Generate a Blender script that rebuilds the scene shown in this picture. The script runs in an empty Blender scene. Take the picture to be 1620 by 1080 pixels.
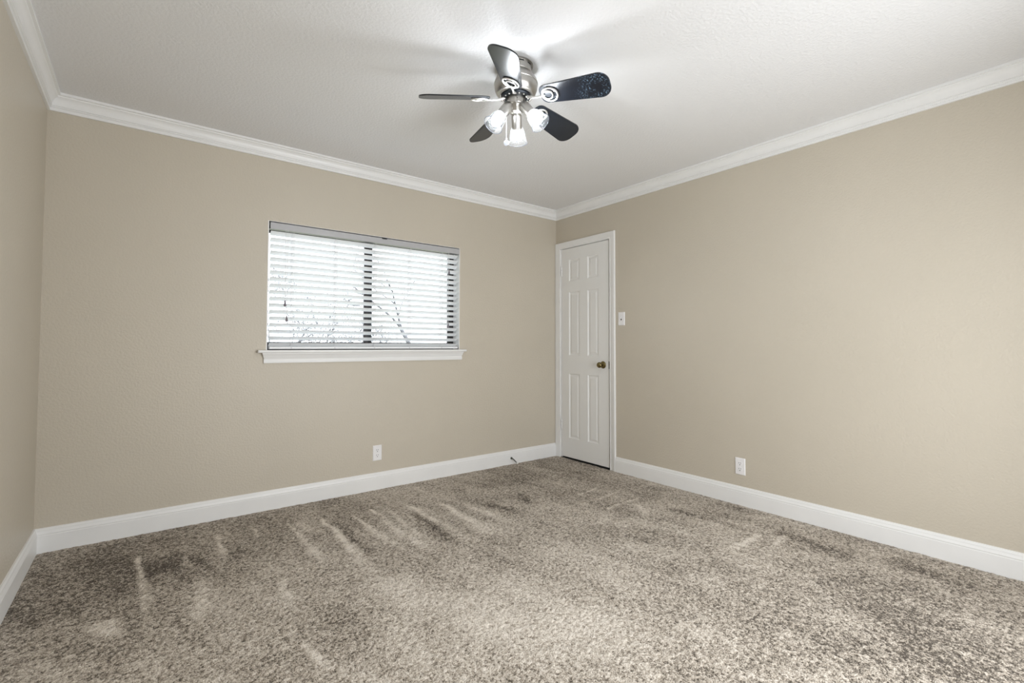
import bpy, bmesh, math, random
import numpy as np
from mathutils import Vector, Matrix
PI = math.pi
random.seed(7)
SC = bpy.context.scene
COL = SC.collection

# ---------------------------------------------------------------- camera, light, exposure
CAM = Vector((-3.2851, -3.5316, 1.0897))
cd = bpy.data.cameras.new('camera')
cd.sensor_width = 36.0
cd.lens = 755.46 / 1620 * 36
cd.shift_y = -(540 - 523.34) / 1620
cd.clip_start = 0.02
cam = bpy.data.objects.new('camera', cd)
COL.objects.link(cam)
cam.matrix_world = (Matrix.Translation(CAM) @ Matrix.Rotation(-0.6571, 4, 'Z')
                    @ Matrix.Rotation(PI / 2 + 0.0305, 4, 'X') @ Matrix.Rotation(0.0022, 4, 'Z'))
SC.camera = cam

SKY = 2.35
w = bpy.data.worlds.new('overcast_sky')
SC.world = w
w.use_nodes = True
bg = w.node_tree.nodes['Background']
bg.inputs['Color'].default_value = (0.93, 0.965, 1.0, 1)
bg.inputs['Strength'].default_value = SKY

BULB = 62.0
REAR_FILL = 43.0


def area(name, loc, rot, sx, sy, power, color=(1, 1, 1), portal=False):
    l = bpy.data.lights.new(name, 'AREA')
    l.shape = 'RECTANGLE'
    l.size, l.size_y = sx, sy
    l.energy = power
    l.color = color
    o = bpy.data.objects.new(name, l)
    o.location = loc
    o.rotation_euler = rot
    COL.objects.link(o)
    if portal:
        l.cycles.is_portal = True
    return o


# portal in the far side of the window opening, pointing into the room
area('window_portal', (-1.885, 0.148, 1.49), (PI / 2, 0, PI), 1.5, 0.88, 1, portal=True)
# added fill behind the camera, standing in for daylight; no opening is built there
area('rear_fill_light', (-1.85, -3.88, 1.0), (PI / 2, 0, math.radians(5)), 2.4, 1.7, REAR_FILL, (0.93, 0.965, 1.0))

SC.view_settings.view_transform = 'Standard'
SC.view_settings.look = 'None'
SC.view_settings.gamma = 1.0
SC.view_settings.exposure = 0.97
SC.view_settings.use_curve_mapping = False
SC.cycles.max_bounces = 10
SC.cycles.diffuse_bounces = 6
SC.cycles.transparent_max_bounces = 16
SC.cycles.sample_clamp_indirect = 6.0
SC.cycles.caustics_reflective = False
SC.cycles.caustics_refractive = False

W, DEP, H = 3.7206, 3.95, 2.44     # room: x -W..0, y -DEP..0
TAU = 2 * PI


# ---------------------------------------------------------------- materials
def new_mat(name, color, rough=0.5, metal=0.0, spec=0.5, **kw):
    m = bpy.data.materials.new(name)
    m.use_nodes = True
    b = m.node_tree.nodes['Principled BSDF']
    b.inputs['Base Color'].default_value = (*color, 1)
    b.inputs['Roughness'].default_value = rough
    b.inputs['Metallic'].default_value = metal
    b.inputs['Specular IOR Level'].default_value = spec
    for k, v in kw.items():
        b.inputs[k.replace('_', ' ')].default_value = v
    return m


def N(m, t, **props):
    n = m.node_tree.nodes.new(t)
    for k, v in props.items():
        setattr(n, k, v)
    return n


def lk(m, a, b):
    m.node_tree.links.new(a, b)


def add_bump(m, scale, strength, dist, detail=2.0, kind='noise', rough=0.5):
    b = m.node_tree.nodes['Principled BSDF']
    tc = N(m, 'ShaderNodeTexCoord')
    t = N(m, 'ShaderNodeTexNoise')
    t.inputs['Scale'].default_value = scale
    t.inputs['Detail'].default_value = detail
    t.inputs['Roughness'].default_value = rough
    lk(m, tc.outputs['Object'], t.inputs['Vector'])
    bp = N(m, 'ShaderNodeBump')
    bp.inputs['Strength'].default_value = strength
    bp.inputs['Distance'].default_value = dist
    lk(m, t.outputs['Fac'], bp.inputs['Height'])
    lk(m, bp.outputs['Normal'], b.inputs['Normal'])
    return t, bp, tc


def vary(m, scale, c0, c1, detail=3.0):
    b = m.node_tree.nodes['Principled BSDF']
    tc = N(m, 'ShaderNodeTexCoord')
    t = N(m, 'ShaderNodeTexNoise')
    t.inputs['Scale'].default_value = scale
    t.inputs['Detail'].default_value = detail
    lk(m, tc.outputs['Object'], t.inputs['Vector'])
    r = N(m, 'ShaderNodeValToRGB')
    r.color_ramp.elements[0].position = 0.35
    r.color_ramp.elements[0].color = (*c0, 1)
    r.color_ramp.elements[1].position = 0.65
    r.color_ramp.elements[1].color = (*c1, 1)
    lk(m, t.outputs['Fac'], r.inputs['Fac'])
    lk(m, r.outputs['Color'], b.inputs['Base Color'])


M_wall = new_mat('beige_orange_peel_paint', (0.54, 0.495, 0.42), 0.42, spec=0.42)
add_bump(M_wall, 85, 0.6, 0.0035, 2.5)
vary(M_wall, 1.3, (0.535, 0.487, 0.406), (0.555, 0.505, 0.422))
M_ceil = new_mat('textured_ceiling_paint', (0.75, 0.75, 0.755), 0.85, spec=0.2)
add_bump(M_ceil, 75, 0.6, 0.005, 3.5)
M_trim = new_mat('white_semi_gloss_trim', (0.80, 0.795, 0.78), 0.35)
vary(M_trim, 6, (0.79, 0.79, 0.785), (0.81, 0.81, 0.805))
M_door = new_mat('white_door_paint', (0.80, 0.80, 0.79), 0.4)
add_bump(M_door, 60, 0.08, 0.002, 2)
M_slat = new_mat('white_faux_wood', (0.86, 0.87, 0.88), 0.4)
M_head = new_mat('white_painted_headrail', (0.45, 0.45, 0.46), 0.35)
M_bronze = new_mat('bronze_window_frame', (0.035, 0.032, 0.032), 0.4, 0.3)
M_cord = new_mat('white_blind_cord', (0.72, 0.72, 0.74), 0.8)
M_tassel = new_mat('grey_cord_tassel', (0.20, 0.18, 0.21), 0.45)
M_plate = new_mat('white_plastic_plate', (0.83, 0.82, 0.83), 0.3)
M_dark = new_mat('black_slot', (0.012, 0.012, 0.012), 0.6)
M_nickel = new_mat('brushed_nickel', (0.47, 0.455, 0.43), 0.33, 1.0)
M_nickel_l = new_mat('satin_nickel_bracket', (0.80, 0.79, 0.77), 0.36, 0.85)
M_brass = new_mat('antique_brass', (0.20, 0.16, 0.075), 0.16, 1.0)
M_fly = new_mat('black_flywheel_steel', (0.02, 0.025, 0.032), 0.35, 0.5)
M_chain = new_mat('ball_chain', (0.75, 0.75, 0.75), 0.3, 0.8)
M_spring = new_mat('door_stop_spring_steel', (0.10, 0.11, 0.09), 0.3, 1.0)
M_rubber = new_mat('white_rubber_tip', (0.75, 0.75, 0.72), 0.6)
M_blade = new_mat('black_blade_laminate', (0.011, 0.014, 0.019), 0.27, spec=0.6)
add_bump(M_blade, 30, 0.05, 0.001)

# dusty blade: blotchy light specks collected towards the tip
M_dusty = new_mat('black_blade_laminate_with_dust_specks', (0.006, 0.009, 0.016), 0.34, spec=0.6)
_b = M_dusty.node_tree.nodes['Principled BSDF']
_tc = N(M_dusty, 'ShaderNodeTexCoord')
_n1 = N(M_dusty, 'ShaderNodeTexNoise'); _n1.inputs['Scale'].default_value = 130; _n1.inputs['Detail'].default_value = 3
_n2 = N(M_dusty, 'ShaderNodeTexNoise'); _n2.inputs['Scale'].default_value = 16; _n2.inputs['Detail'].default_value = 2
_sx = N(M_dusty, 'ShaderNodeSeparateXYZ')
_mr = N(M_dusty, 'ShaderNodeMapRange'); _mr.inputs['From Min'].default_value = 0.27; _mr.inputs['From Max'].default_value = 0.36
_r1 = N(M_dusty, 'ShaderNodeMapRange'); _r1.inputs['From Min'].default_value = 0.53; _r1.inputs['From Max'].default_value = 0.66
_r2 = N(M_dusty, 'ShaderNodeMapRange'); _r2.inputs['From Min'].default_value = 0.42; _r2.inputs['From Max'].default_value = 0.62
_m1 = N(M_dusty, 'ShaderNodeMath', operation='MULTIPLY'); _m2 = N(M_dusty, 'ShaderNodeMath', operation='MULTIPLY')
_mx = N(M_dusty, 'ShaderNodeMix', data_type='RGBA')
lk(M_dusty, _tc.outputs['Object'], _n1.inputs['Vector']); lk(M_dusty, _tc.outputs['Object'], _n2.inputs['Vector'])
lk(M_dusty, _tc.outputs['Object'], _sx.inputs[0]); lk(M_dusty, _sx.outputs['X'], _mr.inputs['Value'])
lk(M_dusty, _n1.outputs['Fac'], _r1.inputs['Value']); lk(M_dusty, _n2.outputs['Fac'], _r2.inputs['Value'])
lk(M_dusty, _r1.outputs[0], _m1.inputs[0]); lk(M_dusty, _r2.outputs[0], _m1.inputs[1])
lk(M_dusty, _m1.outputs[0], _m2.inputs[0]); lk(M_dusty, _mr.outputs[0], _m2.inputs[1])
lk(M_dusty, _m2.outputs[0], _mx.inputs['Factor'])
_mx.inputs['A'].default_value = (0.006, 0.009, 0.016, 1)
_mx.inputs['B'].default_value = (0.19, 0.29, 0.40, 1)
lk(M_dusty, _mx.outputs['Result'], _b.inputs['Base Color'])

# lamp bulb
M_bulb = bpy.data.materials.new('lit_frosted_bulb')
M_bulb.use_nodes = True
_nt = M_bulb.node_tree
_nt.nodes.clear()
_o = _nt.nodes.new('ShaderNodeOutputMaterial'); _e = _nt.nodes.new('ShaderNodeEmission')
_e.inputs['Color'].default_value = (0.92, 0.96, 1.0, 1); _e.inputs['Strength'].default_value = BULB
_nt.links.new(_e.outputs[0], _o.inputs['Surface'])


def glassy(name, tint, gloss, diff, rough=0.05):
    """thin sheet of glass: clear, a little sheen, a little frosting"""
    m = bpy.data.materials.new(name)
    m.use_nodes = True
    nt = m.node_tree
    nt.nodes.clear()
    o = nt.nodes.new('ShaderNodeOutputMaterial')
    tr = nt.nodes.new('ShaderNodeBsdfTransparent'); tr.inputs['Color'].default_value = (*tint, 1)
    gl = nt.nodes.new('ShaderNodeBsdfGlossy'); gl.inputs['Roughness'].default_value = rough
    tl = nt.nodes.new('ShaderNodeBsdfTranslucent'); tl.inputs['Color'].default_value = (0.9, 0.92, 0.95, 1)
    df = nt.nodes.new('ShaderNodeBsdfDiffuse'); df.inputs['Color'].default_value = (0.9, 0.92, 0.95, 1)
    lw = nt.nodes.new('ShaderNodeLayerWeight'); lw.inputs['Blend'].default_value = gloss
    a = nt.nodes.new('ShaderNodeMixShader'); b = nt.nodes.new('ShaderNodeMixShader'); c = nt.nodes.new('ShaderNodeMixShader')
    nt.links.new(lw.outputs['Fresnel'], a.inputs['Fac'])
    nt.links.new(tr.outputs[0], a.inputs[1]); nt.links.new(gl.outputs[0], a.inputs[2])
    b.inputs['Fac'].default_value = 0.5
    nt.links.new(tl.outputs[0], b.inputs[1]); nt.links.new(df.outputs[0], b.inputs[2])
    c.inputs['Fac'].default_value = diff
    nt.links.new(a.outputs[0], c.inputs[1]); nt.links.new(b.outputs[0], c.inputs[2])
    nt.links.new(c.outputs[0], o.inputs['Surface'])
    return m


M_shade = glassy('ribbed_clear_lamp_glass', (0.93, 0.94, 0.95), 0.10, 0.028)
M_rim = glassy('dark_edge_of_lamp_glass', (0.35, 0.37, 0.42), 0.3, 0.05)
M_pane = glassy('window_glass', (0.93, 0.96, 0.97), 0.12, 0.0, 0.0)
M_crystal = glassy('clear_crystal_ball', (0.80, 0.82, 0.86), 0.45, 0.25)

# carpet
M_carpet = new_mat('taupe_cut_pile_carpet', (0.3, 0.26, 0.21), 0.95, spec=0.05, Sheen_Weight=0.12)
_b = M_carpet.node_tree.nodes['Principled BSDF']
_tc = N(M_carpet, 'ShaderNodeTexCoord')
_f = N(M_carpet, 'ShaderNodeTexNoise'); _f.inputs['Scale'].default_value = 215; _f.inputs['Detail'].default_value = 2.5
_g = N(M_carpet, 'ShaderNodeTexNoise'); _g.inputs['Scale'].default_value = 55; _g.inputs['Detail'].default_value = 3
_at = N(M_carpet, 'ShaderNodeAttribute', attribute_name='pile_lay_shade')
_ca = N(M_carpet, 'ShaderNodeMath', operation='MULTIPLY_ADD'); _ca.inputs[1].default_value = 0.80
_cb = N(M_carpet, 'ShaderNodeMath', operation='MULTIPLY_ADD'); _cb.inputs[1].default_value = 0.22
_rp = N(M_carpet, 'ShaderNodeValToRGB')
_e0, _e1 = _rp.color_ramp.elements
_e0.position = 0.33; _e0.color = (0.075, 0.060, 0.045, 1)
_e1.position = 0.74; _e1.color = (0.80, 0.735, 0.655, 1)
_em = _rp.color_ramp.elements.new(0.50); _em.color = (0.42, 0.365, 0.30, 1)
lk(M_carpet, _tc.outputs['Object'], _f.inputs['Vector']); lk(M_carpet, _tc.outputs['Object'], _g.inputs['Vector'])
lk(M_carpet, _f.outputs['Fac'], _ca.inputs[0]); lk(M_carpet, _at.outputs['Fac'], _ca.inputs[2])
lk(M_carpet, _g.outputs['Fac'], _cb.inputs[0]); lk(M_carpet, _ca.outputs[0], _cb.inputs[2])
lk(M_carpet, _cb.outputs[0], _rp.inputs['Fac']); lk(M_carpet, _rp.outputs['Color'], _b.inputs['Base Color'])
_bp = N(M_carpet, 'ShaderNodeBump'); _bp.inputs['Strength'].default_value = 0.9; _bp.inputs['Distance'].default_value = 0.006
lk(M_carpet, _f.outputs['Fac'], _bp.inputs['Height']); lk(M_carpet, _bp.outputs['Normal'], _b.inputs['Normal'])

M_bark = new_mat('grey_bark', (0.17, 0.165, 0.18), 0.9)
add_bump(M_bark, 30, 0.6, 0.01)
M_grass = new_mat('winter_lawn', (0.20, 0.20, 0.12), 0.95)
vary(M_grass, 3, (0.16, 0.17, 0.10), (0.26, 0.24, 0.15))


# ---------------------------------------------------------------- helpers
def obj(name, bm, m, parent=None, smooth=False):
    me = bpy.data.meshes.new(name)
    bmesh.ops.recalc_face_normals(bm, faces=bm.faces[:])
    bm.to_mesh(me)
    bm.free()
    o = bpy.data.objects.new(name, me)
    COL.objects.link(o)
    for mm in (m if isinstance(m, (list, tuple)) else [m]):
        me.materials.append(mm)
    if smooth:
        for p in me.polygons:
            p.use_smooth = True
        if smooth is not True:
            me.set_sharp_from_angle(angle=math.radians(smooth))
    if parent:
        o.parent = parent
    return o


def empty(name, loc, rot=(0, 0, 0)):
    o = bpy.data.objects.new(name, None)
    o.empty_display_size = 0.05
    COL.objects.link(o)
    o.location = loc
    o.rotation_euler = rot
    return o


def tag(o, label=None, cat=None, group=None, kind=None):
    for k, v in (('label', label), ('category', cat), ('group', group), ('kind', kind)):
        if v:
            o[k] = v
    return o


def box(bm, a, b, mat=None, bevel=0.0):
    c = [(a[i] + b[i]) / 2 for i in range(3)]
    s = [abs(b[i] - a[i]) for i in range(3)]
    r = bmesh.ops.create_cube(bm, size=1.0, matrix=Matrix.Translation(c) @ Matrix.Diagonal((*s, 1)))
    vs = r['verts']
    if bevel:
        es = list({e for v in vs for e in v.link_edges})
        rr = bmesh.ops.bevel(bm, geom=es, offset=bevel, segments=2, affect='EDGES', profile=0.7)
        vs = list({v for f in rr['faces'] for v in f.verts} | {v for v in vs if v.is_valid})
    if mat is not None:
        bmesh.ops.transform(bm, matrix=mat, verts=vs)
    return vs


def frame_of(d):
    d = Vector(d).normalized()
    up = Vector((0, 0, 1)) if abs(d.z) < 0.95 else Vector((1, 0, 0))
    x = up.cross(d).normalized()
    return Matrix((x, d.cross(x), d)).transposed()


def lathe(bm, prof, seg=32, origin=(0, 0, 0), axis=(0, 0, 1), caps=(True, True)):
    """prof: (radius, height along axis)"""
    R = frame_of(axis)
    O = Vector(origin)
    rings = []
    for r, h in prof:
        rings.append([bm.verts.new(O + R @ Vector((r * math.cos(TAU * k / seg), r * math.sin(TAU * k / seg), h))) for k in range(seg)])
    for a, b in zip(rings, rings[1:]):
        for k in range(seg):
            bm.faces.new((a[k], a[(k + 1) % seg], b[(k + 1) % seg], b[k]))
    if caps[0]:
        bm.faces.new(rings[0][::-1])
    if caps[1]:
        bm.faces.new(rings[-1])


def tube(bm, pts, r, seg=8, closed=False):
    pts = [Vector(p) for p in pts]
    n = len(pts)
    rad = r if isinstance(r, (list, tuple)) else [r] * n
    rings = []
    prev = None
    for i, p in enumerate(pts):
        if closed:
            d = pts[(i + 1) % n] - pts[i - 1]
        else:
            d = pts[min(i + 1, n - 1)] - pts[max(i - 1, 0)]
        d.normalize()
        if prev is None:
            x = frame_of(d).col[0].copy()
        else:
            x = (prev - d * prev.dot(d)).normalized()
        prev = x
        y = d.cross(x)
        rings.append([bm.verts.new(p + (x * math.cos(TAU * k / seg) + y * math.sin(TAU * k / seg)) * rad[i]) for k in range(seg)])
    for i in range(n if closed else n - 1):
        a, b = rings[i], rings[(i + 1) % n]
        for k in range(seg):
            bm.faces.new((a[k], a[(k + 1) % seg], b[(k + 1) % seg], b[k]))
    if not closed:
        bm.faces.new(rings[0][::-1])
        bm.faces.new(rings[-1])


def sweep(bm, rings):
    """rings: list of equal-length closed loops of points"""
    R = [[bm.verts.new(p) for p in ring] for ring in rings]
    n = len(R[0])
    for a, b in zip(R, R[1:]):
        for k in range(n):
            bm.faces.new((a[k], a[(k + 1) % n], b[(k + 1) % n], b[k]))
    bm.faces.new(R[0][::-1])
    bm.faces.new(R[-1])


def wall_sweep(prof, side, a, b, ma, mb):
    """profile (d off the wall, z) run along a wall from a to b; ma/mb = mitre at that end"""
    bm = bmesh.new()
    rings = []
    for s, m in ((a, ma), (b, mb)):
        ring = []
        for d, z in prof:
            t = s + m * d
            ring.append({'back': (t, -d, z), 'right': (-d, t, z), 'left': (-W + d, t, z), 'front': (t, -DEP + d, z)}[side])
        rings.append(ring)
    sweep(bm, rings)
    return bm


def ngon_prism(bm, outline, z0, z1):
    lo = [bm.verts.new((x, y, z0)) for x, y in outline]
    hi = [bm.verts.new((x, y, z1)) for x, y in outline]
    bm.faces.new(lo[::-1]); bm.faces.new(hi)
    n = len(lo)
    for k in range(n):
        bm.faces.new((lo[k], lo[(k + 1) % n], hi[(k + 1) % n], hi[k]))


# ---------------------------------------------------------------- room shell
T = 0.16
WX0, WX1, WZ0, WZ1 = -2.636, -1.131, 1.056, 1.930     # window opening
DY0, DY1, DZ1 = -0.066, -0.706, 2.058                 # door rough opening (only as deep as the slab)


def struct(name, bm, m, smooth=False):
    o = obj(name, bm, m, None, smooth)
    o['kind'] = 'structure'
    return o


bm = bmesh.new()
box(bm, (-W - T, 0, -0.05), (WX0, T, H + 0.05))
box(bm, (WX1, 0, -0.05), (T, T, H + 0.05))
box(bm, (WX0, 0, -0.05), (WX1, T, WZ0))
box(bm, (WX0, 0, WZ1), (WX1, T, H + 0.05))
bmesh.ops.remove_doubles(bm, verts=bm.verts[:], dist=1e-5)
struct('wall_back', bm, M_wall)

bm = bmesh.new()
HD = 0.06
box(bm, (HD, -DEP - T, -0.05), (T, 0, H + 0.05))
box(bm, (0, -DEP - T, -0.05), (HD, DY1, H + 0.05))
box(bm, (0, DY0, -0.05), (HD, 0, H + 0.05))
box(bm, (0, DY1, DZ1), (HD, DY0, H + 0.05))
struct('wall_right', bm, M_wall)

bm = bmesh.new()
box(bm, (-W - T, -DEP - T, -0.05), (-W, 0, H + 0.05))
struct('wall_left', bm, M_wall)
bm = bmesh.new()
box(bm, (-W, -DEP - T, -0.05), (0, -DEP, H + 0.05))
struct('wall_front', bm, M_wall)
bm = bmesh.new()
box(bm, (-W - T, -DEP - T, H), (T, T, H + 0.12))
struct('ceiling', bm, M_ceil)

# ---- floor: wall-to-wall carpet, a fine mesh whose surface carries the tufts and the vacuum marks
def value_noise(x, y, s, seed):
    rs = np.random.RandomState(seed)
    n = 512
    g = rs.rand(n, n).astype(np.float32)
    X, Y = x / s + 100, y / s + 100
    i, j = np.floor(X).astype(int), np.floor(Y).astype(int)
    fx, fy = X - i, Y - j
    fx = fx * fx * (3 - 2 * fx); fy = fy * fy * (3 - 2 * fy)
    i %= n; j %= n
    i1, j1 = (i + 1) % n, (j + 1) % n
    return (g[i, j] * (1 - fx) * (1 - fy) + g[i1, j] * fx * (1 - fy) + g[i, j1] * (1 - fx) * fy + g[i1, j1] * fx * fy)


# vacuum strokes: (x0, y0, x1, y1, half width at start, at end, strength), metres on the floor
STROKES = [
    (-2.373, -0.385, -2.379, -1.274, 0.012, 0.035, 0.26),
    (-2.056, -0.374, -2.056, -1.302, 0.01, 0.05, 0.26),
    (-1.835, -0.462, -1.833, -1.314, 0.012, 0.06, 0.22),
    (-1.633, -0.575, -1.664, -1.256, 0.012, 0.06, 0.22),
    (-1.507, -0.661, -1.482, -1.211, 0.01, 0.04, 0.15),
    (-2.197, -0.448, -2.171, -1.214, 0.01, 0.04, 0.18),
    (-2.550, -0.319, -2.570, -1.128, 0.01, 0.025, 0.15),
    (-2.920, -0.287, -2.928, -0.728, 0.015, 0.02, 0.2),
    (-3.294, -0.361, -3.243, -1.193, 0.014, 0.022, 0.22),
    (-3.399, -1.021, -3.363, -1.201, 0.04, 0.03, 0.22),
    (-2.745, -0.299, -2.763, -0.508, 0.01, 0.015, 0.14),
    (-2.753, -1.068, -2.759, -1.366, 0.015, 0.02, 0.15),
    (-2.801, -1.655, -2.789, -1.910, 0.014, 0.02, 0.18),
    (-3.084, -0.274, -3.099, -0.765, 0.012, 0.02, 0.1),
    (-3.057, -0.874, -3.077, -1.267, 0.03, 0.03, 0.13),
    (-2.497, -0.359, -2.503, -0.662, 0.03, 0.05, 0.14),
    (-1.985, -0.491, -1.994, -1.252, 0.01, 0.03, 0.12),
    (-0.418, -2.195, -0.813, -2.193, 0.015, 0.03, 0.16),
    (-0.335, -2.281, -0.576, -2.334, 0.015, 0.02, 0.12),
    (-0.492, -1.005, -0.814, -1.049, 0.008, 0.012, 0.14),
    (-0.452, -1.175, -0.860, -1.187, 0.008, 0.012, 0.12),
    (-0.437, -1.336, -0.909, -1.370, 0.01, 0.02, 0.12),
    (-0.557, -1.401, -0.703, -1.629, 0.02, 0.03, 0.1),
    (-2.053, -0.529, -2.047, -1.021, 0.02, 0.03, -0.16),
    (-1.852, -0.622, -1.886, -1.334, 0.03, 0.04, -0.2),
    (-2.316, -0.470, -2.325, -1.115, 0.02, 0.03, -0.12),
    (-1.395, -0.763, -1.303, -1.100, 0.04, 0.06, -0.14),
    (-1.071, -0.742, -1.176, -1.012, 0.05, 0.05, -0.12),
    (-0.299, -2.213, -0.381, -2.690, 0.05, 0.09, -0.12),
    (-0.456, -1.560, -0.417, -2.264, 0.03, 0.05, -0.1),
    (-0.216, -2.726, -0.314, -3.192, 0.06, 0.06, -0.1),
    (-3.411, -1.332, -3.535, -1.334, 0.01, 0.02, 0.12),
    (-3.451, -1.238, -3.591, -1.242, 0.01, 0.02, 0.12),
]
PATCHES = [
    (-2.608, -1.642, 0.16, -0.1),
    (-3.205, -0.533, 0.55, -0.07),
    (-3.503, -0.620, 0.4, -0.07),
    (-1.742, -1.737, 0.45, 0.07),
    (-2.363, -1.908, 0.4, 0.07),
    (-1.732, -2.170, 0.4, 0.06),
    (-0.335, -0.521, 0.35, -0.07),
    (-0.866, -0.483, 0.3, -0.05),
    (-0.983, -3.107, 0.3, -0.07),
    (-0.744, -2.926, 0.3, -0.05),
    (-0.629, -1.727, 0.25, 0.04),
    (-2.380, -1.612, 0.3, 0.05),
    (-1.312, -2.713, 0.2, -0.04),
    (-2.944, -1.242, 0.3, 0.03),
]
def build_floor():
    step = 0.0040
    nx, ny = int(W / step), int(DEP / step)
    xs = np.linspace(-W, 0, nx); ys = np.linspace(-DEP, 0, ny)
    X, Y = np.meshgrid(xs, ys, indexing='ij')
    tuft = 0.5 * value_noise(X, Y, 0.0088, 1) + 0.5 * value_noise(X + Y * .3, Y - X * .3, 0.0066, 2)
    clump = value_noise(X, Y, 0.035, 3)
    lay_tone = 0.0 * X
    # broad patches of pile leaning one way or the other
    lay_tone += 0.06 * (value_noise(X, Y, 0.55, 4) - 0.5) + 0.08 * (value_noise(X * 1.0 + Y * 0.6, Y - X * .6, 0.23, 5) - 0.5)
    lay_tone += 0.05 * (value_noise(X, Y, 0.08, 6) - 0.5)
    # ragged, direction-following streaks (strokes run roughly along y in front of the window wall)
    u = X * 1.0 + Y * 0.25
    lay_tone += 0.07 * (value_noise(u * 1.0, Y * 0.16, 0.05, 7) - 0.5)
    wob = 0.03 * (value_noise(X, Y, 0.12, 8) - 0.5)
    rag = value_noise(X, Y, 0.03, 9)
    for (x0, y0, x1, y1, w0, w1, s) in STROKES:
        dx, dy = x1 - x0, y1 - y0
        L = math.hypot(dx, dy)
        t = ((X - x0) * dx + (Y - y0) * dy) / L ** 2
        d = ((X - x0) * dy - (Y - y0) * dx) / L + wob
        ww = w0 + (w1 - w0) * np.clip(t, 0, 1)
        m = np.exp(-(d / ww) ** 2) * np.clip(t / 0.06, 0, 1) * np.clip((1 - t) / 0.35, 0, 1)
        lay_tone += 1.15 * s * m * (0.5 + 0.9 * rag)
    for (px, py, r, s) in PATCHES:
        lay_tone += s * np.exp(-((X - px) ** 2 + (Y - py) ** 2) / r ** 2 + 1.2 * (value_noise(X, Y, 0.2, 10) - 0.5))
    Z = 0.0065 * (tuft - 0.75) + 0.003 * (clump - 0.5) + 0.02 * lay_tone * 0.3
    edge = np.minimum(np.minimum(X + W, -X), np.minimum(Y + DEP, -Y))
    Z -= 0.006 * np.exp(-edge / 0.02)
    co = np.stack([X, Y, Z], -1).reshape(-1, 3).astype(np.float32)
    idx = np.arange(nx * ny).reshape(nx, ny)
    q = np.stack([idx[:-1, :-1], idx[1:, :-1], idx[1:, 1:], idx[:-1, 1:]], -1).reshape(-1, 4)
    # underside so the floor has thickness
    me = bpy.data.meshes.new('floor')
    nb = len(co)
    extra = np.array([(-W, -DEP, -0.05), (0, -DEP, -0.05), (0, 0, -0.05), (-W, 0, -0.05)], np.float32)
    co2 = np.vstack([co, extra])
    loops = np.concatenate([q.reshape(-1), np.array([nb + 3, nb + 2, nb + 1, nb])]).astype(np.int32)
    nq = len(q) + 1
    me.vertices.add(len(co2)); me.vertices.foreach_set('co', co2.reshape(-1))
    me.loops.add(len(loops)); me.loops.foreach_set('vertex_index', loops)
    me.polygons.add(nq)
    me.polygons.foreach_set('loop_start', (np.arange(nq) * 4).astype(np.int32))
    me.polygons.foreach_set('loop_total', np.full(nq, 4, np.int32))
    me.polygons.foreach_set('use_smooth', np.ones(nq, bool))
    me.update(calc_edges=True)
    a = me.attributes.new('pile_lay_shade', 'FLOAT', 'POINT')
    base = 0.85 * lay_tone + 0.42 * (tuft - 0.5)  # shade in the gaps between tufts put into the tone, darker where low
    a.data.foreach_set('value', np.concatenate([base.reshape(-1), np.zeros(4)]).astype(np.float32))
    me.materials.append(M_carpet)
    o = bpy.data.objects.new('floor', me)
    COL.objects.link(o)
    o['kind'] = 'structure'


build_floor()

# ---- crown mouldings and baseboards
CB = 2.350
crown = [(0, H), (0, CB), (0.0125, CB), (0.0135, CB + 0.011), (0.0105, CB + 0.0135), (0.0125, CB + 0.017), (0.0185, CB + 0.0185), (0.0195, CB + 0.022),
         (0.0165, CB + 0.0245), (0.0215, CB + 0.027), (0.0225, CB + 0.036), (0.0245, CB + 0.046), (0.0295, CB + 0.056), (0.037, CB + 0.0645),
         (0.046, CB + 0.069), (0.047, CB + 0.0755), (0.0575, CB + 0.077), (0.0575, H)]
base = [(0, -0.02), (0.016, -0.02), (0.016, 0.084), (0.0145, 0.087), (0.0145, 0.090), (0.016, 0.092), (0.0155, 0.096),
        (0.012, 0.102), (0.0105, 0.108), (0.0105, 0.112), (0.0075, 0.117), (0.006, 0.122), (0, 0.123)]
for i, (side, a, b, ma, mb) in enumerate((('back', -W, 0, 1, -1), ('right', -DEP, 0, 1, -1), ('left', -DEP, 0, 1, -1), ('front', -W, 0, 1, -1))):
    struct('trim_%d' % (i + 1), wall_sweep(crown, side, a, b, ma, mb), M_trim, 25)
for side, a, b, ma, mb in (('back', -W, -0.0175, 1, 0), ('right', -DEP, -0.7665, 1, 0), ('left', -DEP, 0, 1, -1), ('front', -W, 0, 1, -1)):
    struct('baseboard_' + side, wall_sweep(base, side, a, b, ma, mb), M_trim, 25)

# ---------------------------------------------------------------- door
door = empty('door_1', (0, -0.385, 0))
door['kind'] = 'structure'
O = Vector((0, -0.385, 0))


def at0(bm, o=O):
    bmesh.ops.translate(bm, verts=bm.verts[:], vec=-o)
    return bm


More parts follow.
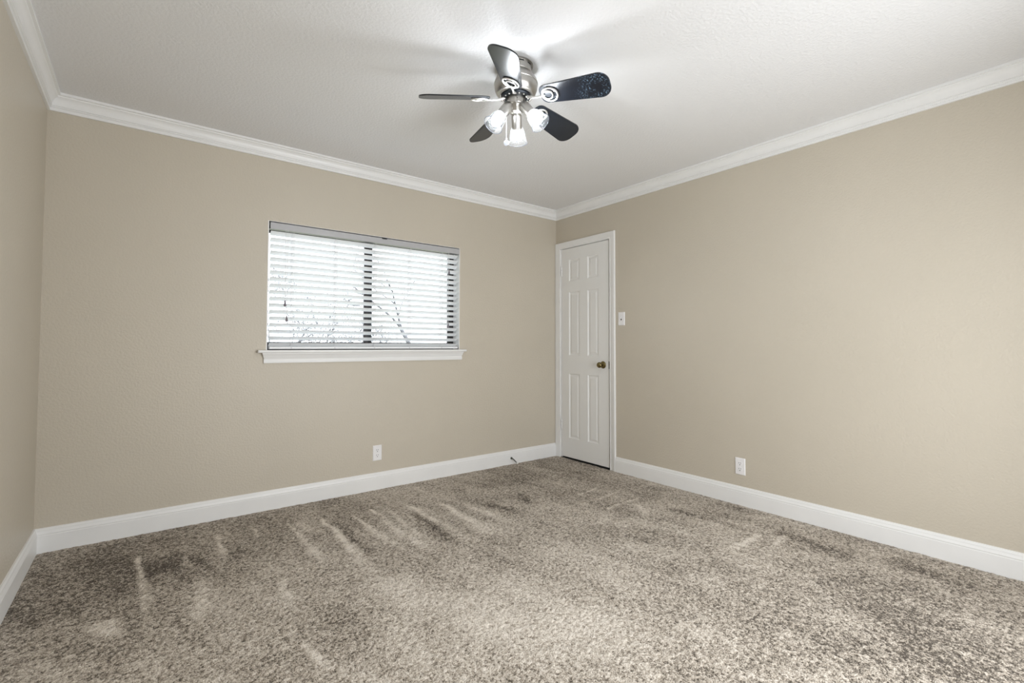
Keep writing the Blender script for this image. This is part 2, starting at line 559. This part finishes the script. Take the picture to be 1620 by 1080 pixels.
# slab with six raised panels
def slab_bm():
    bm = bmesh.new()
    xf, xb = 0.003, 0.038
    y0, y1, z0, z1 = -0.6855, -0.084, 0.010, 2.042
    ys = [y0, -0.561, -0.428, -0.322, -0.182, y1]
    zs = [z0, 0.197, 0.818, 0.996, 1.613, 1.722, 1.931, z1]
    V = {}
    def v(y, z, x=xf):
        k = (round(y, 5), round(z, 5), round(x, 5))
        if k not in V:
            V[k] = bm.verts.new((x, y, z))
        return V[k]
    for i in range(5):
        for j in range(7):
            a, b, c, d = ys[i], ys[i + 1], zs[j], zs[j + 1]
            if i in (1, 3) and j in (1, 3, 5):
                prev = [v(a, c), v(b, c), v(b, d), v(a, d)]
                for ins, dep in ((0.003, 0.004), (0.011, 0.0085), (0.014, 0.0085), (0.033, 0.0025)):
                    cur = [v(a + ins, c + ins, xf + dep), v(b - ins, c + ins, xf + dep), v(b - ins, d - ins, xf + dep), v(a + ins, d - ins, xf + dep)]
                    for k in range(4):
                        bm.faces.new((prev[k], prev[(k + 1) % 4], cur[(k + 1) % 4], cur[k]))
                    prev = cur
                bm.faces.new(prev)
            else:
                bm.faces.new((v(a, c), v(b, c), v(b, d), v(a, d)))
    bk = [bm.verts.new((xb, y, z)) for y, z in ((y0, z0), (y1, z0), (y1, z1), (y0, z1))]
    bm.faces.new(bk)
    # edges
    for k, pts in enumerate(([(y, z0) for y in ys], [(y1, z) for z in zs], [(y, z1) for y in ys[::-1]], [(y0, z) for z in zs[::-1]])):
        loop = [v(*p) for p in pts]
        bm.faces.new(loop[::-1] + [bk[k], bk[(k + 1) % 4]])
    return bm


slab = obj('door_slab', at0(slab_bm()), M_door, door)

# jamb lining the opening and stop behind the slab
bm = bmesh.new()
box(bm, (0.0005, DY0 - 0.0145, 0), (HD - 0.002, DY0 - 0.0005, DZ1 - 0.001))
box(bm, (0.0005, DY1 + 0.0005, 0), (HD - 0.002, DY1 + 0.0125, DZ1 - 0.001))
box(bm, (0.0005, DY1 + 0.0125, 2.046), (HD - 0.002, DY0 - 0.0145, DZ1 - 0.001))
box(bm, (0.0395, DY0 - 0.026, 0), (HD - 0.002, DY0 - 0.0145, 2.046))
box(bm, (0.0395, DY1 + 0.0125, 0), (HD - 0.002, DY1 + 0.024, 2.046))
box(bm, (0.0395, DY1 + 0.024, 2.034), (HD - 0.002, DY0 - 0.026, 2.046))
obj('door_jamb', at0(bm), M_trim, door)
bm = bmesh.new()
box(bm, (0.0005, DY1 + 0.0005, -0.05), (HD - 0.001, DY0 - 0.0005, -0.001))
obj('threshold', at0(bm), M_dark, door)

# casing: profile (w outward from the opening, t off the wall)
cas = [(0.0, 0.0), (0.0, 0.0085), (0.004, 0.0105), (0.010, 0.0105), (0.013, 0.009), (0.018, 0.0105), (0.034, 0.0135), (0.046, 0.0165), (0.058, 0.0175), (0.062, 0.016), (0.0635, 0.012), (0.0635, 0.0)]
bm = bmesh.new()
ca_y0, ca_y1, ca_z = -0.0665 - 0.0, -0.7015, 2.0475
rings = []
for (y, z, wy, wz) in ((ca_y0, -0.005, 1, 0), (ca_y0, ca_z, 1, 1), (ca_y1, ca_z, -1, 1), (ca_y1, -0.005, -1, 0)):
    rings.append([(-t, y + wd * wy, z + wd * wz * 0.98) for wd, t in cas])
sweep(bm, rings)
obj('door_casing', at0(bm), M_trim, door, 20)

# hinges (two, knuckles painted over)
for zc in (1.822, 0.315):
    bm = bmesh.new()
    for k in range(3):
        lathe(bm, [(0.0055, -0.046 + k * 0.031), (0.0062, -0.045 + k * 0.031), (0.0062, -0.017 + k * 0.031), (0.0055, -0.016 + k * 0.031)], 12, (-0.0035, -0.082, zc))
    lathe(bm, [(0.003, 0.045), (0.0045, 0.049), (0.002, 0.053)], 10, (-0.0035, -0.082, zc))
    box(bm, (0.0, -0.083, zc - 0.045), (0.0025, -0.070, zc + 0.045))
    h = obj('hinge', at0(bm), M_trim, door, 40)

# knob
kn = empty('knob_set', (0, 0, 0))
bpy.data.objects.remove(kn)
bm = bmesh.new()
ko = (0.003, -0.617, 0.917)
lathe(bm, [(0.033, 0.0), (0.033, 0.003), (0.030, 0.0065), (0.024, 0.010), (0.016, 0.0125), (0.012, 0.016), (0.011, 0.026),
           (0.013, 0.031), (0.019, 0.035), (0.0235, 0.041), (0.0262, 0.049), (0.0255, 0.056), (0.021, 0.063), (0.013, 0.067), (0.004, 0.068)],
      36, ko, (-1, 0, 0))
knob = obj('door_knob', at0(bm), M_brass, door, 35)
knob['label'] = 'antique brass round door knob'
bm = bmesh.new()
box(bm, (-0.0015, -0.6932, 0.884), (0.022, -0.6862, 0.951), bevel=0.0006)
box(bm, (-0.003, -0.6965, 0.885), (0.0005, -0.6885, 0.952), bevel=0.0006)
o = obj('strike_plate', at0(bm), M_dark, door)
o['label'] = 'dark metal strike plate'

# ---------------------------------------------------------------- window
O2 = Vector((-1.885, 0.0, 1.0))
win = empty('window_1', O2)
win['kind'] = 'structure'


def w0(bm):
    return at0(bm, O2)


# white jamb liner around the recess
bm = bmesh.new()
t = 0.006
box(bm, (WX0, 0.0, WZ0), (WX0 + t, T, WZ1)); box(bm, (WX1 - t, 0.0, WZ0), (WX1, T, WZ1))
box(bm, (WX0 + t, 0.0, WZ1 - t * .4), (WX1 - t, T, WZ1))
obj('window_jamb', w0(bm), M_trim, win)
# stool (sill board) with ears
bm = bmesh.new()
so = [(WX0 + t, 0.10), (WX0 + t, 0.0), (-2.690, 0.0), (-2.690, -0.038), (-2.686, -0.042), (-1.084, -0.042), (-1.080, -0.038), (-1.080, 0.0), (WX1 - t, 0.0), (WX1 - t, 0.10)]
ngon_prism(bm, so, 1.037, 1.056)
es = [e for e in bm.edges if all(v.co.y < -0.03 for v in e.verts)]
bmesh.ops.bevel(bm, geom=es, offset=0.006, segments=3, affect='EDGES', profile=0.5)
obj('window_sill', w0(bm), M_trim, win, 30)
# apron with mitred returns
ap = [(0.0, 0.968), (0.012, 0.968), (0.0135, 0.975), (0.0135, 0.992), (0.011, 0.997), (0.013, 1.003), (0.017, 1.012), (0.019, 1.022), (0.024, 1.030), (0.024, 1.037), (0.0, 1.037)]
bm = bmesh.new()
ax0, ax1 = -2.650, -1.114
k0 = 0.6
sweep(bm, [[(ax0 - (d - 0.012) * 1.0, -d, z) for d, z in ap], [(ax1 + (d - 0.012) * 1.0, -d, z) for d, z in ap]])
obj('window_apron', w0(bm), M_trim, win, 25)

# bronze sliding sashes
FY0, FY1 = 0.098, 0.142


def frame_rect(bm, x0, x1, z0, z1, y0, y1, wd, wt=None):
    wt = wt or wd
    box(bm, (x0, y0, z0), (x0 + wd, y1, z1)); box(bm, (x1 - wd, y0, z0), (x1, y1, z1))
    box(bm, (x0 + wd, y0, z0), (x1 - wd, y1, z0 + wt)); box(bm, (x0 + wd, y0, z1 - wt), (x1 - wd, y1, z1))


X0, X1, Z0, Z1 = WX0 + t, WX1 - t, WZ0, WZ1 - t * .4
bm = bmesh.new()
frame_rect(bm, X0 - 0.011, X1, Z0, Z1, 0.096, 0.150, 0.018, 0.022)
# inner lip (track)
frame_rect(bm, X0 + .007, X1 - .018, Z0 + .022, Z1 - .022, 0.119, 0.123, 0.006)
obj('window_frame', w0(bm), M_bronze, win)
for (xa, xb, ya, yb) in ((X0 - .027, -1.863, 0.124, 0.140), (-1.936, X1 - .0185, 0.1005, 0.1185)):
    bm = bmesh.new()
    frame_rect(bm, xa, xb, Z0 + 0.0225, Z1 - 0.0225, ya, yb, 0.036, 0.032)
    for xx in (xa + 0.012, xb - 0.024):      # raised ribs on the stiles
        box(bm, (xx, ya - 0.0035, Z0 + 0.03), (xx + 0.010, ya, Z1 - 0.03))
    s = obj('window_sash', w0(bm), M_bronze, win)
    bm = bmesh.new()
    ym = (ya + yb) / 2
    box(bm, (xa + .03, ym - .002, Z0 + .05), (xb - .03, ym + .002, Z1 - .05))
    p = obj('window_pane', w0(bm), M_pane, s)

# ---------------------------------------------------------------- blind
B0 = Vector((-1.885, 0.03, 1.87))
blind = empty('window_blind', B0)
tag(blind, 'white two-inch slatted window blind, lowered, slats tilted partly open, in the window recess', 'blind')


def b0(bm):
    return at0(bm, B0)


bx0, bx1 = -2.622, -1.137
bm = bmesh.new()
box(bm, (bx0, 0.000, 1.877), (bx1, 0.004, 1.9205), bevel=0.0012)
box(bm, (bx0, 0.004, 1.879), (bx1, 0.056, 1.8825))
box(bm, (bx0, 0.0535, 1.8825), (bx1, 0.057, 1.9175))
box(bm, (bx0, 0.004, 1.9155), (bx1, 0.009, 1.9195))
obj('headrail', b0(bm), M_head, blind)
for xa in (WX0 + t + 0.0005, -1.1375 + 0.001):
    bm = bmesh.new()
    box(bm, (xa, -0.001, 1.8765), (xa + 0.0018, 0.057, 1.923))
    box(bm, (xa, -0.001, 1.9218), (xa + 0.006, 0.05, 1.9236))
    obj('headrail_bracket', b0(bm), M_nickel if xa > -2 else M_dark, blind)
bm = bmesh.new()
box(bm, (-1.835, -0.0022, 1.914), (-1.795, 0.006, 1.9235), bevel=0.001)
obj('valance_clip', b0(bm), M_dark, blind)

SLATZ = [1.8525 - 0.04475 * k for k in range(18)]
tilt = math.radians(27)
lad = [-2.4775, -2.182, -1.884, -1.594, -1.302]
# one slat, gently crowned, with routed cord holes left to the ladders
bm = bmesh.new()
n = 8
sec = []
for k in range(n + 1):
    u = -1 + 2 * k / n
    sec.append((u * 0.025, 0.0012 * (1 - u * u) + 0.0014 * (1 - abs(u) ** 6 * .6)))
low = [(y, 0.0012 * (1 - (y / 0.025) ** 2) - 0.0014 * (1 - abs(y / 0.025) ** 6 * .6)) for y, z in sec[::-1]]
loop = sec + low
M = Matrix.Rotation(-tilt, 4, 'X')
sweep(bm, [[M @ Vector((x, y, z)) for y, z in loop] for x in (-0.7365, 0.7355)])
slat = obj('slat', bm, M_slat, blind, 40)
slat.location = Vector((-1.8795, 0.030, SLATZ[0])) - B0
for z in SLATZ[1:]:
    c = slat.copy()
    COL.objects.link(c)
    c.location = Vector((-1.8795 + random.uniform(-.0008, .0008), 0.030, z)) - B0
# bottom rail
bm = bmesh.new()
box(bm, (-2.616, 0.005, 1.0625), (-1.146, 0.055, 1.0785), bevel=0.004)
obj('bottom_rail', b0(bm), M_slat, blind, 30)
for x in lad:
    bm = bmesh.new()
    lathe(bm, [(0.006, 0), (0.006, 0.0015), (0.003, 0.002)], 10, (x, 0.0055, 1.070), (0, -1, 0))
    obj('rail_plug', b0(bm), M_cord, blind)
# ladder strings with rungs
c, s = math.cos(tilt) * 0.0262, math.sin(tilt) * 0.0262
for x in lad:
    bm = bmesh.new()
    tube(bm, [(x, 0.030 - c, 1.879), (x, 0.030 - c, 1.075)], 0.0008, 5)
    tube(bm, [(x, 0.030 + c, 1.879), (x, 0.030 + c, 1.075)], 0.0008, 5)
    tube(bm, [(x + .009, 0.030 - c * .97, 1.879), (x + .009, 0.030 - c * .97, 1.075)], 0.0007, 5)
    for z in SLATZ:
        tube(bm, [(x - .006, 0.030 - c, z + s - 0.003), (x - .003, 0.030, z - 0.0032), (x, 0.030 + c, z - s - 0.003)], 0.0010, 5)
        lathe(bm, [(0.0005, -.0035), (0.0022, -0.001), (0.0022, 0.001), (0.0005, .0035)], 6, (x, 0.030 - c - 0.001, z + s - 0.006), (0.3, 0, 1))
    obj('ladder_string', b0(bm), M_cord, blind)


def cord(x, zb, name):
    bm = bmesh.new()
    tube(bm, [(x, -0.006, 1.880), (x, -0.008, 1.86), (x, -0.008, zb + 0.02)], 0.0011, 6)
    cdo = obj(name, b0(bm), M_cord, blind)
    bm = bmesh.new()
    lathe(bm, [(0.0022, 0.024), (0.0034, 0.022), (0.0038, 0.014), (0.0060, 0.004), (0.0084, -0.008), (0.0086, -0.014), (0.0062, -0.018)], 16, (x, -0.008, zb))
    tt = obj('tassel', b0(bm), M_tassel, cdo, 40)
    tt['label'] = 'small grey cord tassel'


cord(-2.525, 1.371, 'pull_cord')
cord(-2.513, 1.267, 'pull_cord')
cord(-1.2425, 1.712, 'pull_cord')
cord(-1.2485, 1.257, 'pull_cord')


# ---------------------------------------------------------------- outlets, switch
def outlet(name, label, loc, rz):
    """front faces local -y"""
    r = empty(name, loc, (0, 0, rz))
    tag(r, label, 'outlet', 'duplex outlets low on the walls')
    bm = bmesh.new()
    # tapered plate
    pr = [(0.0, 0.0), (0.0, 0.0025), (0.0035, 0.0058), (0.0055, 0.0062)]
    wv, hv = 0.035, 0.0575
    rings = []
    for ins, d in pr:
        a, b = wv - ins, hv - ins
        rings.append([(-a, -d, -b), (a, -d, -b), (a, -d, b), (-a, -d, b)])
    sweep(bm, rings)
    obj('cover_plate', bm, M_plate, r)
    for zc in (0.0195, -0.0195):
        bm = bmesh.new()
        pts = []
        for k in range(32):
            a = TAU * k / 32
            x, z = 0.0172 * math.cos(a), 0.0172 * math.sin(a)
            pts.append((x, max(-0.0143, min(0.0143, z)) + zc))
        sweep(bm, [[(x, -0.0055, z) for x, z in pts], [(x, -0.0078, z) for x, z in pts]])
        f = obj('receptacle_face', bm, M_plate, r)
        bm = bmesh.new()
        box(bm, (-0.0078, -0.0081, zc + 0.0005), (-0.0052, -0.0070, zc + 0.0090))
        box(bm, (0.0052, -0.0081, zc + 0.0015), (0.0076, -0.0070, zc + 0.0085))
        lathe(bm, [(0.0030, 0), (0.0030, 0.0011)], 16, (0, -0.0070, zc - 0.0075), (0, -1, 0))
        g = obj('socket_slots', bm, M_dark, f)
    bm = bmesh.new()
    lathe(bm, [(0.0032, 0), (0.0032, 0.0008), (0.002, 0.0014)], 14, (0, -0.0062, 0), (0, -1, 0))
    box(bm, (-0.0028, -0.0079, -0.0004), (0.0028, -0.0075, 0.0004))
    obj('plate_screw', bm, M_plate, r)
    return r


outlet('electrical_outlet', 'white duplex outlet on the beige wall below the window, above the baseboard', (-1.8575, 0, 0.270), 0)
outlet('electrical_outlet', 'white duplex outlet on the plain wall right of the door, above the baseboard', (0, -1.8620, 0.259), -PI / 2)

r = empty('light_switch', (0, -0.833, 1.324), (0, 0, -PI / 2))
tag(r, 'white single toggle light switch on the wall beside the door casing', 'light switch')
bm = bmesh.new()
rings = []
for ins, d in [(0.0, 0.0), (0.0, 0.0025), (0.0035, 0.0058), (0.0055, 0.0062)]:
    a, b = 0.035 - ins, 0.0575 - ins
    rings.append([(-a, -d, -b), (a, -d, -b), (a, -d, b), (-a, -d, b)])
sweep(bm, rings)
obj('cover_plate', bm, M_plate, r)
bm = bmesh.new()
box(bm, (-0.0055, -0.0068, -0.0125), (0.0055, -0.0060, 0.0125))
obj('toggle_slot', bm, M_dark, r)
bm = bmesh.new()
box(bm, (-0.0042, -0.022, -0.0035), (0.0042, -0.004, 0.0050), Matrix.Rotation(math.radians(-28), 4, 'X'), 0.001)
obj('toggle', bm, M_plate, r)
for z in (0.030, -0.030):
    bm = bmesh.new()
    lathe(bm, [(0.0034, 0), (0.0034, 0.0007), (0.002, 0.0012)], 14, (0, -0.0061, z), (0, -1, 0))
    obj('plate_screw', bm, M_nickel_l, r)

# ---------------------------------------------------------------- door stop
r = empty('door_stop', (-0.577, -0.0165, 0.052))
tag(r, 'small bent spring door stop screwed to the baseboard near the corner', 'door stop')
bm = bmesh.new()
lathe(bm, [(0.0105, 0.0), (0.0105, 0.003), (0.007, 0.008), (0.005, 0.010)], 18, (0, 0, 0), (0, -1, 0))
obj('mounting_base', bm, M_spring, r, 40)
bm = bmesh.new()
pts = []
path = lambda u: Vector((0.012 * u * u + 0.004 * u, -0.008 - 0.055 * u, -0.034 * u ** 1.6))
for k in range(181):
    u = k / 180
    a = u * 18 * TAU
    p = path(u)
    pts.append(p + Vector((math.cos(a) * 0.0048, 0, math.sin(a) * 0.0048)))
tube(bm, pts, 0.0011, 5)
obj('spring', bm, M_spring, r, True)
bm = bmesh.new()
e = path(1.0)
lathe(bm, [(0.005, -0.004), (0.0068, -0.002), (0.0072, 0.009), (0.005, 0.012)], 16, e, (0.25, -0.8, -0.5))
obj('rubber_tip', bm, M_rubber, r, 40)

# ---------------------------------------------------------------- ceiling fan
FC = Vector((-1.886, -1.745, H))
fan = empty('ceiling_fan', FC)
tag(fan, 'five-blade black and brushed nickel ceiling fan with three lit glass lamps', 'ceiling fan')


def f(z):
    return z - H


bm = bmesh.new()
lathe(bm, [(0.083, 0.0), (0.083, -0.004), (0.076, -0.005), (0.076, f(2.402)), (0.073, f(2.399)), (0.050, f(2.398)), (0.050, f(2.392))], 48)
canopy = obj('canopy', bm, M_nickel, fan, 30)
for k in range(10):
    R = Matrix.Rotation(TAU * k / 10, 4, 'Z')
    bm = bmesh.new()
    box(bm, (0.0755, -0.012, -0.0135), (0.0768, 0.012, -0.008), R)
    obj('canopy_vent', bm, M_dark, canopy)
bm = bmesh.new()
lathe(bm, [(0.048, f(2.3995)), (0.070, f(2.398)), (0.083, f(2.390)), (0.094, f(2.377)), (0.1015, f(2.362)), (0.104, f(2.351)),
           (0.1062, f(2.350)), (0.1062, f(2.3465)), (0.104, f(2.3455)), (0.1045, f(2.334)), (0.102, f(2.320)), (0.096, f(2.306)),
           (0.088, f(2.296)), (0.084, f(2.2935)), (0.083, f(2.290)), (0.078, f(2.289)), (0.072, f(2.2915)), (0.070, f(2.297)), (0.05, f(2.297))], 64)
motor = obj('motor_housing', bm, M_nickel, fan, 30)
bm = bmesh.new()
lathe(bm, [(0.046, f(2.2968)), (0.069, f(2.2968)), (0.070, f(2.287)), (0.066, f(2.280)), (0.046, f(2.279))], 48)
obj('flywheel', bm, M_fly, fan, 30)
for k in range(15):
    a = TAU * (k + 0.3) / 15
    bm = bmesh.new()
    lathe(bm, [(0.0042, 0.0), (0.0042, -0.002), (0.002, -0.0035)], 10, (0.0585 * math.cos(a), 0.0585 * math.sin(a), f(2.2795)))
    obj('mounting_screw', bm, M_nickel_l, fan)
bm = bmesh.new()
lathe(bm, [(0.040, f(2.2788)), (0.0440, f(2.2788)), (0.0440, f(2.247)), (0.0425, f(2.2445)), (0.036, f(2.241)), (0.033, f(2.236)), (0.0325, f(2.215)), (0.029, f(2.209)), (0.016, f(2.2065)), (0.006, f(2.206))], 48)
hub = obj('light_kit_housing', bm, M_nickel, fan, 30)
bm = bmesh.new()
lathe(bm, [(0.0022, 0.0), (0.0022, 0.0015)], 10, (0.0435 * math.cos(-2.1), 0.0435 * math.sin(-2.1), f(2.262)), (math.cos(-2.1), math.sin(-2.1), 0))
obj('housing_screw', bm, M_dark, hub)
bm = bmesh.new()
lathe(bm, [(0.0055, 0.0), (0.0055, 0.001)], 12, (0.0435 * math.cos(-1.25), 0.0435 * math.sin(-1.25), f(2.258)), (math.cos(-1.25), math.sin(-1.25), 0))
obj('housing_hole', bm, M_dark, hub)

# blades: local x outward, mounted on a radial empty-less transform
TH0 = math.radians(152.65)
PITCH = math.radians(-20)
DROOP = math.atan2(0.022, 0.30)
RT = 0.461


def blade_outline():
    pts = []
    w0_, w1_ = 0.050, 0.066
    r0, r1 = 0.128, RT
    # tip corners well rounded, root slightly rounded
    cr = 0.052
    for k in range(11):
        a = -PI / 2 + (PI / 2) * k / 10
        pts.append((r1 - cr + cr * math.cos(a), -w1_ + cr + cr * math.sin(a)))
    for k in range(11):
        a = (PI / 2) * k / 10
        pts.append((r1 - cr + cr * math.cos(a), w1_ - cr + cr * math.sin(a)))
    rr = 0.030
    for k in range(7):
        a = PI / 2 + (PI / 2) * k / 6
        pts.append((r0 + rr + rr * math.cos(a), w0_ - rr + rr * math.sin(a)))
    for k in range(7):
        a = PI + (PI / 2) * k / 6
        pts.append((r0 + rr + rr * math.cos(a), -w0_ + rr + rr * math.sin(a)))
    return pts


def blade_matrix(k):
    a = TH0 + k * TAU / 5
    return (Matrix.Translation((0, 0, f(2.2665))) @ Matrix.Rotation(a, 4, 'Z')
            @ Matrix.Translation((0.14, 0, 0)) @ Matrix.Rotation(DROOP, 4, 'Y') @ Matrix.Translation((-0.14, 0, 0))
            @ Matrix.Rotation(PITCH, 4, 'X'))


bm = bmesh.new()
ngon_prism(bm, blade_outline(), 0.0, 0.006)
es = [e for e in bm.edges if abs(e.verts[0].co.z - e.verts[1].co.z) < 1e-6]
bmesh.ops.bevel(bm, geom=es, offset=0.0018, segments=2, affect='EDGES', profile=0.5)
me_blade = obj('tmp', bm, M_blade, None, 35)
blade_mesh = me_blade.data
blade_dusty = blade_mesh.copy()
blade_dusty.materials[0] = M_dusty
bpy.data.objects.remove(me_blade)
blade_mesh.name = 'fan_blade'

for k in range(5):
    b = bpy.data.objects.new('fan_blade', blade_dusty if k == 2 else blade_mesh)
    COL.objects.link(b)
    b.parent = fan
    b.matrix_local = blade_matrix(k)
    b['label'] = ('black blade with pale dust specks toward its tip' if k == 2 else 'glossy black fan blade')
    # bracket: two rings under the blade root and an arm to the flywheel, in the fan's frame
    bm = bmesh.new()
    Mb = blade_matrix(k)
    for cx, rr, tr in ((0.176, 0.0375, 0.0042), (0.166, 0.0235, 0.0036)):
        ring = [Mb @ Vector((cx + rr * math.cos(TAU * j / 36), rr * math.sin(TAU * j / 36), -0.0046)) for j in range(36)]
        tube(bm, ring, tr, 8, True)
    a = TH0 + k * TAU / 5
    rad = Vector((math.cos(a), math.sin(a), 0))
    p0 = rad * 0.060 + Vector((0, 0, f(2.2765)))
    p1 = rad * 0.082 + Vector((0, 0, f(2.268)))
    p2 = rad * 0.115 + Vector((0, 0, f(2.2615)))
    p3 = Mb @ Vector((0.144, 0, -0.0048))
    tube(bm, [p0, p1, p2, p3], [0.0062, 0.0052, 0.0046, 0.0052], 10)
    lathe(bm, [(0.0095, 0.0), (0.0095, -0.003), (0.004, -0.0045)], 14, p0 + Vector((0, 0, 0.001)))
    for (sx, sy) in ((0.205, 0.018), (0.205, -0.018), (0.146, 0.0)):
        q = Mb @ Vector((sx, sy, -0.0046))
        lathe(bm, [(0.0048, -0.003), (0.0048, 0.003)], 10, q, Mb.to_3x3() @ Vector((0, 0, 1)))
    obj('blade_bracket', bm, M_nickel_l, fan, 40)


# lamps
def lamp(az, el, r0, z0):
    az = math.radians(az); el = math.radians(el)
    d = Vector((math.cos(az) * math.cos(el), math.sin(az) * math.cos(el), -math.sin(el)))
    o = Vector((math.cos(az) * r0, math.sin(az) * r0, f(z0)))
    bm = bmesh.new()
    lathe(bm, [(0.010, -0.010), (0.012, 0.0), (0.018, 0.004), (0.0232, 0.012), (0.0248, 0.022), (0.0248, 0.078), (0.0255, 0.079), (0.0255, 0.083), (0.021, 0.083)], 32, o, d)
    s = obj('lamp_socket', bm, M_nickel, fan, 30)
    # ribbed glass cup
    bm = bmesh.new()
    prof = [(0.0262, 0.078), (0.0300, 0.084), (0.0345, 0.096), (0.0375, 0.112), (0.0405, 0.130), (0.0445, 0.146), (0.0475, 0.153)]
    R = frame_of(d)
    seg = 48
    rings = []
    for j, (r, h) in enumerate(prof):
        rings.append([bm.verts.new(o + R @ Vector((r * (1 + 0.006 * math.cos(24 * TAU * q / seg)) * math.cos(TAU * q / seg),
                                                   r * (1 + 0.006 * math.cos(24 * TAU * q / seg)) * math.sin(TAU * q / seg), h))) for q in range(seg)])
    for a_, b_ in zip(rings, rings[1:]):
        for q in range(seg):
            bm.faces.new((a_[q], a_[(q + 1) % seg], b_[(q + 1) % seg], b_[q]))
    g = obj('lamp_shade', bm, [M_shade, M_rim], s, True)
    g['label'] = 'ribbed clear glass lamp shade'
    bm = bmesh.new()
    tube(bm, [o + R @ Vector((0.0475 * math.cos(TAU * q / 40), 0.0475 * math.sin(TAU * q / 40), 0.153)) for q in range(40)], 0.0015, 6, True)
    obj('shade_rim', bm, M_rim, s, True)
    bm = bmesh.new()
    lathe(bm, [(0.012, 0.082), (0.0125, 0.090), (0.0175, 0.099), (0.0235, 0.110), (0.026, 0.120), (0.0245, 0.131), (0.018, 0.140), (0.008, 0.1445), (0.002, 0.145)], 24, o, d)
    bb = obj('light_bulb', bm, M_bulb, s, True)
    bb['label'] = 'glowing white frosted bulb'


lamp(172, 54, 0.034, 2.245)
lamp(292, 50, 0.034, 2.246)
lamp(47, 47, 0.016, 2.226)


# pull chains
def chain(x, y, z0, z1):
    bm = bmesh.new()
    z = z0
    tube(bm, [(x, y, f(z0)), (x, y, f(z1))], 0.0007, 5)
    while z > z1:
        lathe(bm, [(0.0003, -0.0014), (0.0014, -0.0006), (0.0014, 0.0006), (0.0003, 0.0014)], 6, (x, y, f(z)))
        z -= 0.0042
    lathe(bm, [(0.0025, 0.0), (0.0035, 0.002), (0.0035, 0.009), (0.002, 0.011)], 10, (x, y, f(z1)))
    cc = obj('pull_chain', bm, M_chain, fan, True)
    bm = bmesh.new()
    bmesh.ops.create_icosphere(bm, subdivisions=2, radius=0.0135, matrix=Matrix.Translation((x, y, f(z1) - 0.012)))
    k = obj('pull_knob', bm, M_crystal, cc)
    k['label'] = 'faceted clear crystal ball'


ca, sa = math.cos(math.radians(232)), math.sin(math.radians(232))     # towards the camera
lx, ly = math.cos(math.radians(142)), math.sin(math.radians(142))     # towards the photo's left
chain(ca * 0.072 + lx * -0.005, sa * 0.072 + ly * -0.005, 2.228, 2.062)
bm = bmesh.new()
tube(bm, [(ca * 0.030, sa * 0.030, f(2.232)), (ca * 0.060, sa * 0.060, f(2.236)), (ca * 0.072 - lx * .005, sa * 0.072 - ly * .005, f(2.230))], 0.0035, 8)
obj('chain_outlet', bm, M_nickel, hub, True)
chain(ca * 0.020 + lx * 0.045, sa * 0.020 + ly * 0.045, 2.246, 2.068)

# ---------------------------------------------------------------- outside the window
def tree(label, base, h, seed, cat='tree'):
    rnd = random.Random(seed)
    bm = bmesh.new()
    cnt = [0]
    def grow(p, d, L, r, lvl):
        n = 5
        pts, rad = [p], [r]
        dd = d.normalized()
        for i in range(n):
            dd = (dd + Vector((rnd.gauss(0, .16), rnd.gauss(0, .16), rnd.gauss(0.04, .12)))).normalized()
            pts.append(pts[-1] + dd * L / n)
            rad.append(max(r * (1 - 0.5 * (i + 1) / n), 0.0025))
        tube(bm, pts, rad, 6 if lvl < 2 else 4)
        cnt[0] += 1
        if lvl >= 5:
            return
        for _ in range(4 if lvl < 4 else 2 + (rnd.random() < .5)):
            i = rnd.randint(2, n)
            ax = Vector((rnd.gauss(0, 1), rnd.gauss(0, 1), rnd.gauss(0.25, .6))).normalized()
            nd = (dd * 0.9 + ax * 0.95).normalized()
            grow(pts[i], nd, L * rnd.uniform(.58, .78), rad[i] * 0.62, lvl + 1)
    grow(Vector((0, 0, -0.1)), Vector((0.05, 0, 1)), h * 0.34, h * 0.013, 0)
    o = obj('bare_tree', bm, M_bark, None, True)
    o.location = base
    tag(o, label, cat, 'bare trees outside the window')
    return o


tree('bare winter tree outside behind the right half of the blind', (2.0, 6.6, -0.3), 6.2, 5)
tree('bare winter tree outside behind the left half of the blind', (-1.7, 3.2, -0.3), 3.5, 11)
bm = bmesh.new()
box(bm, (-14, T + 0.02, -0.6), (20, 26, -0.3))
struct('ground', bm, M_grass)
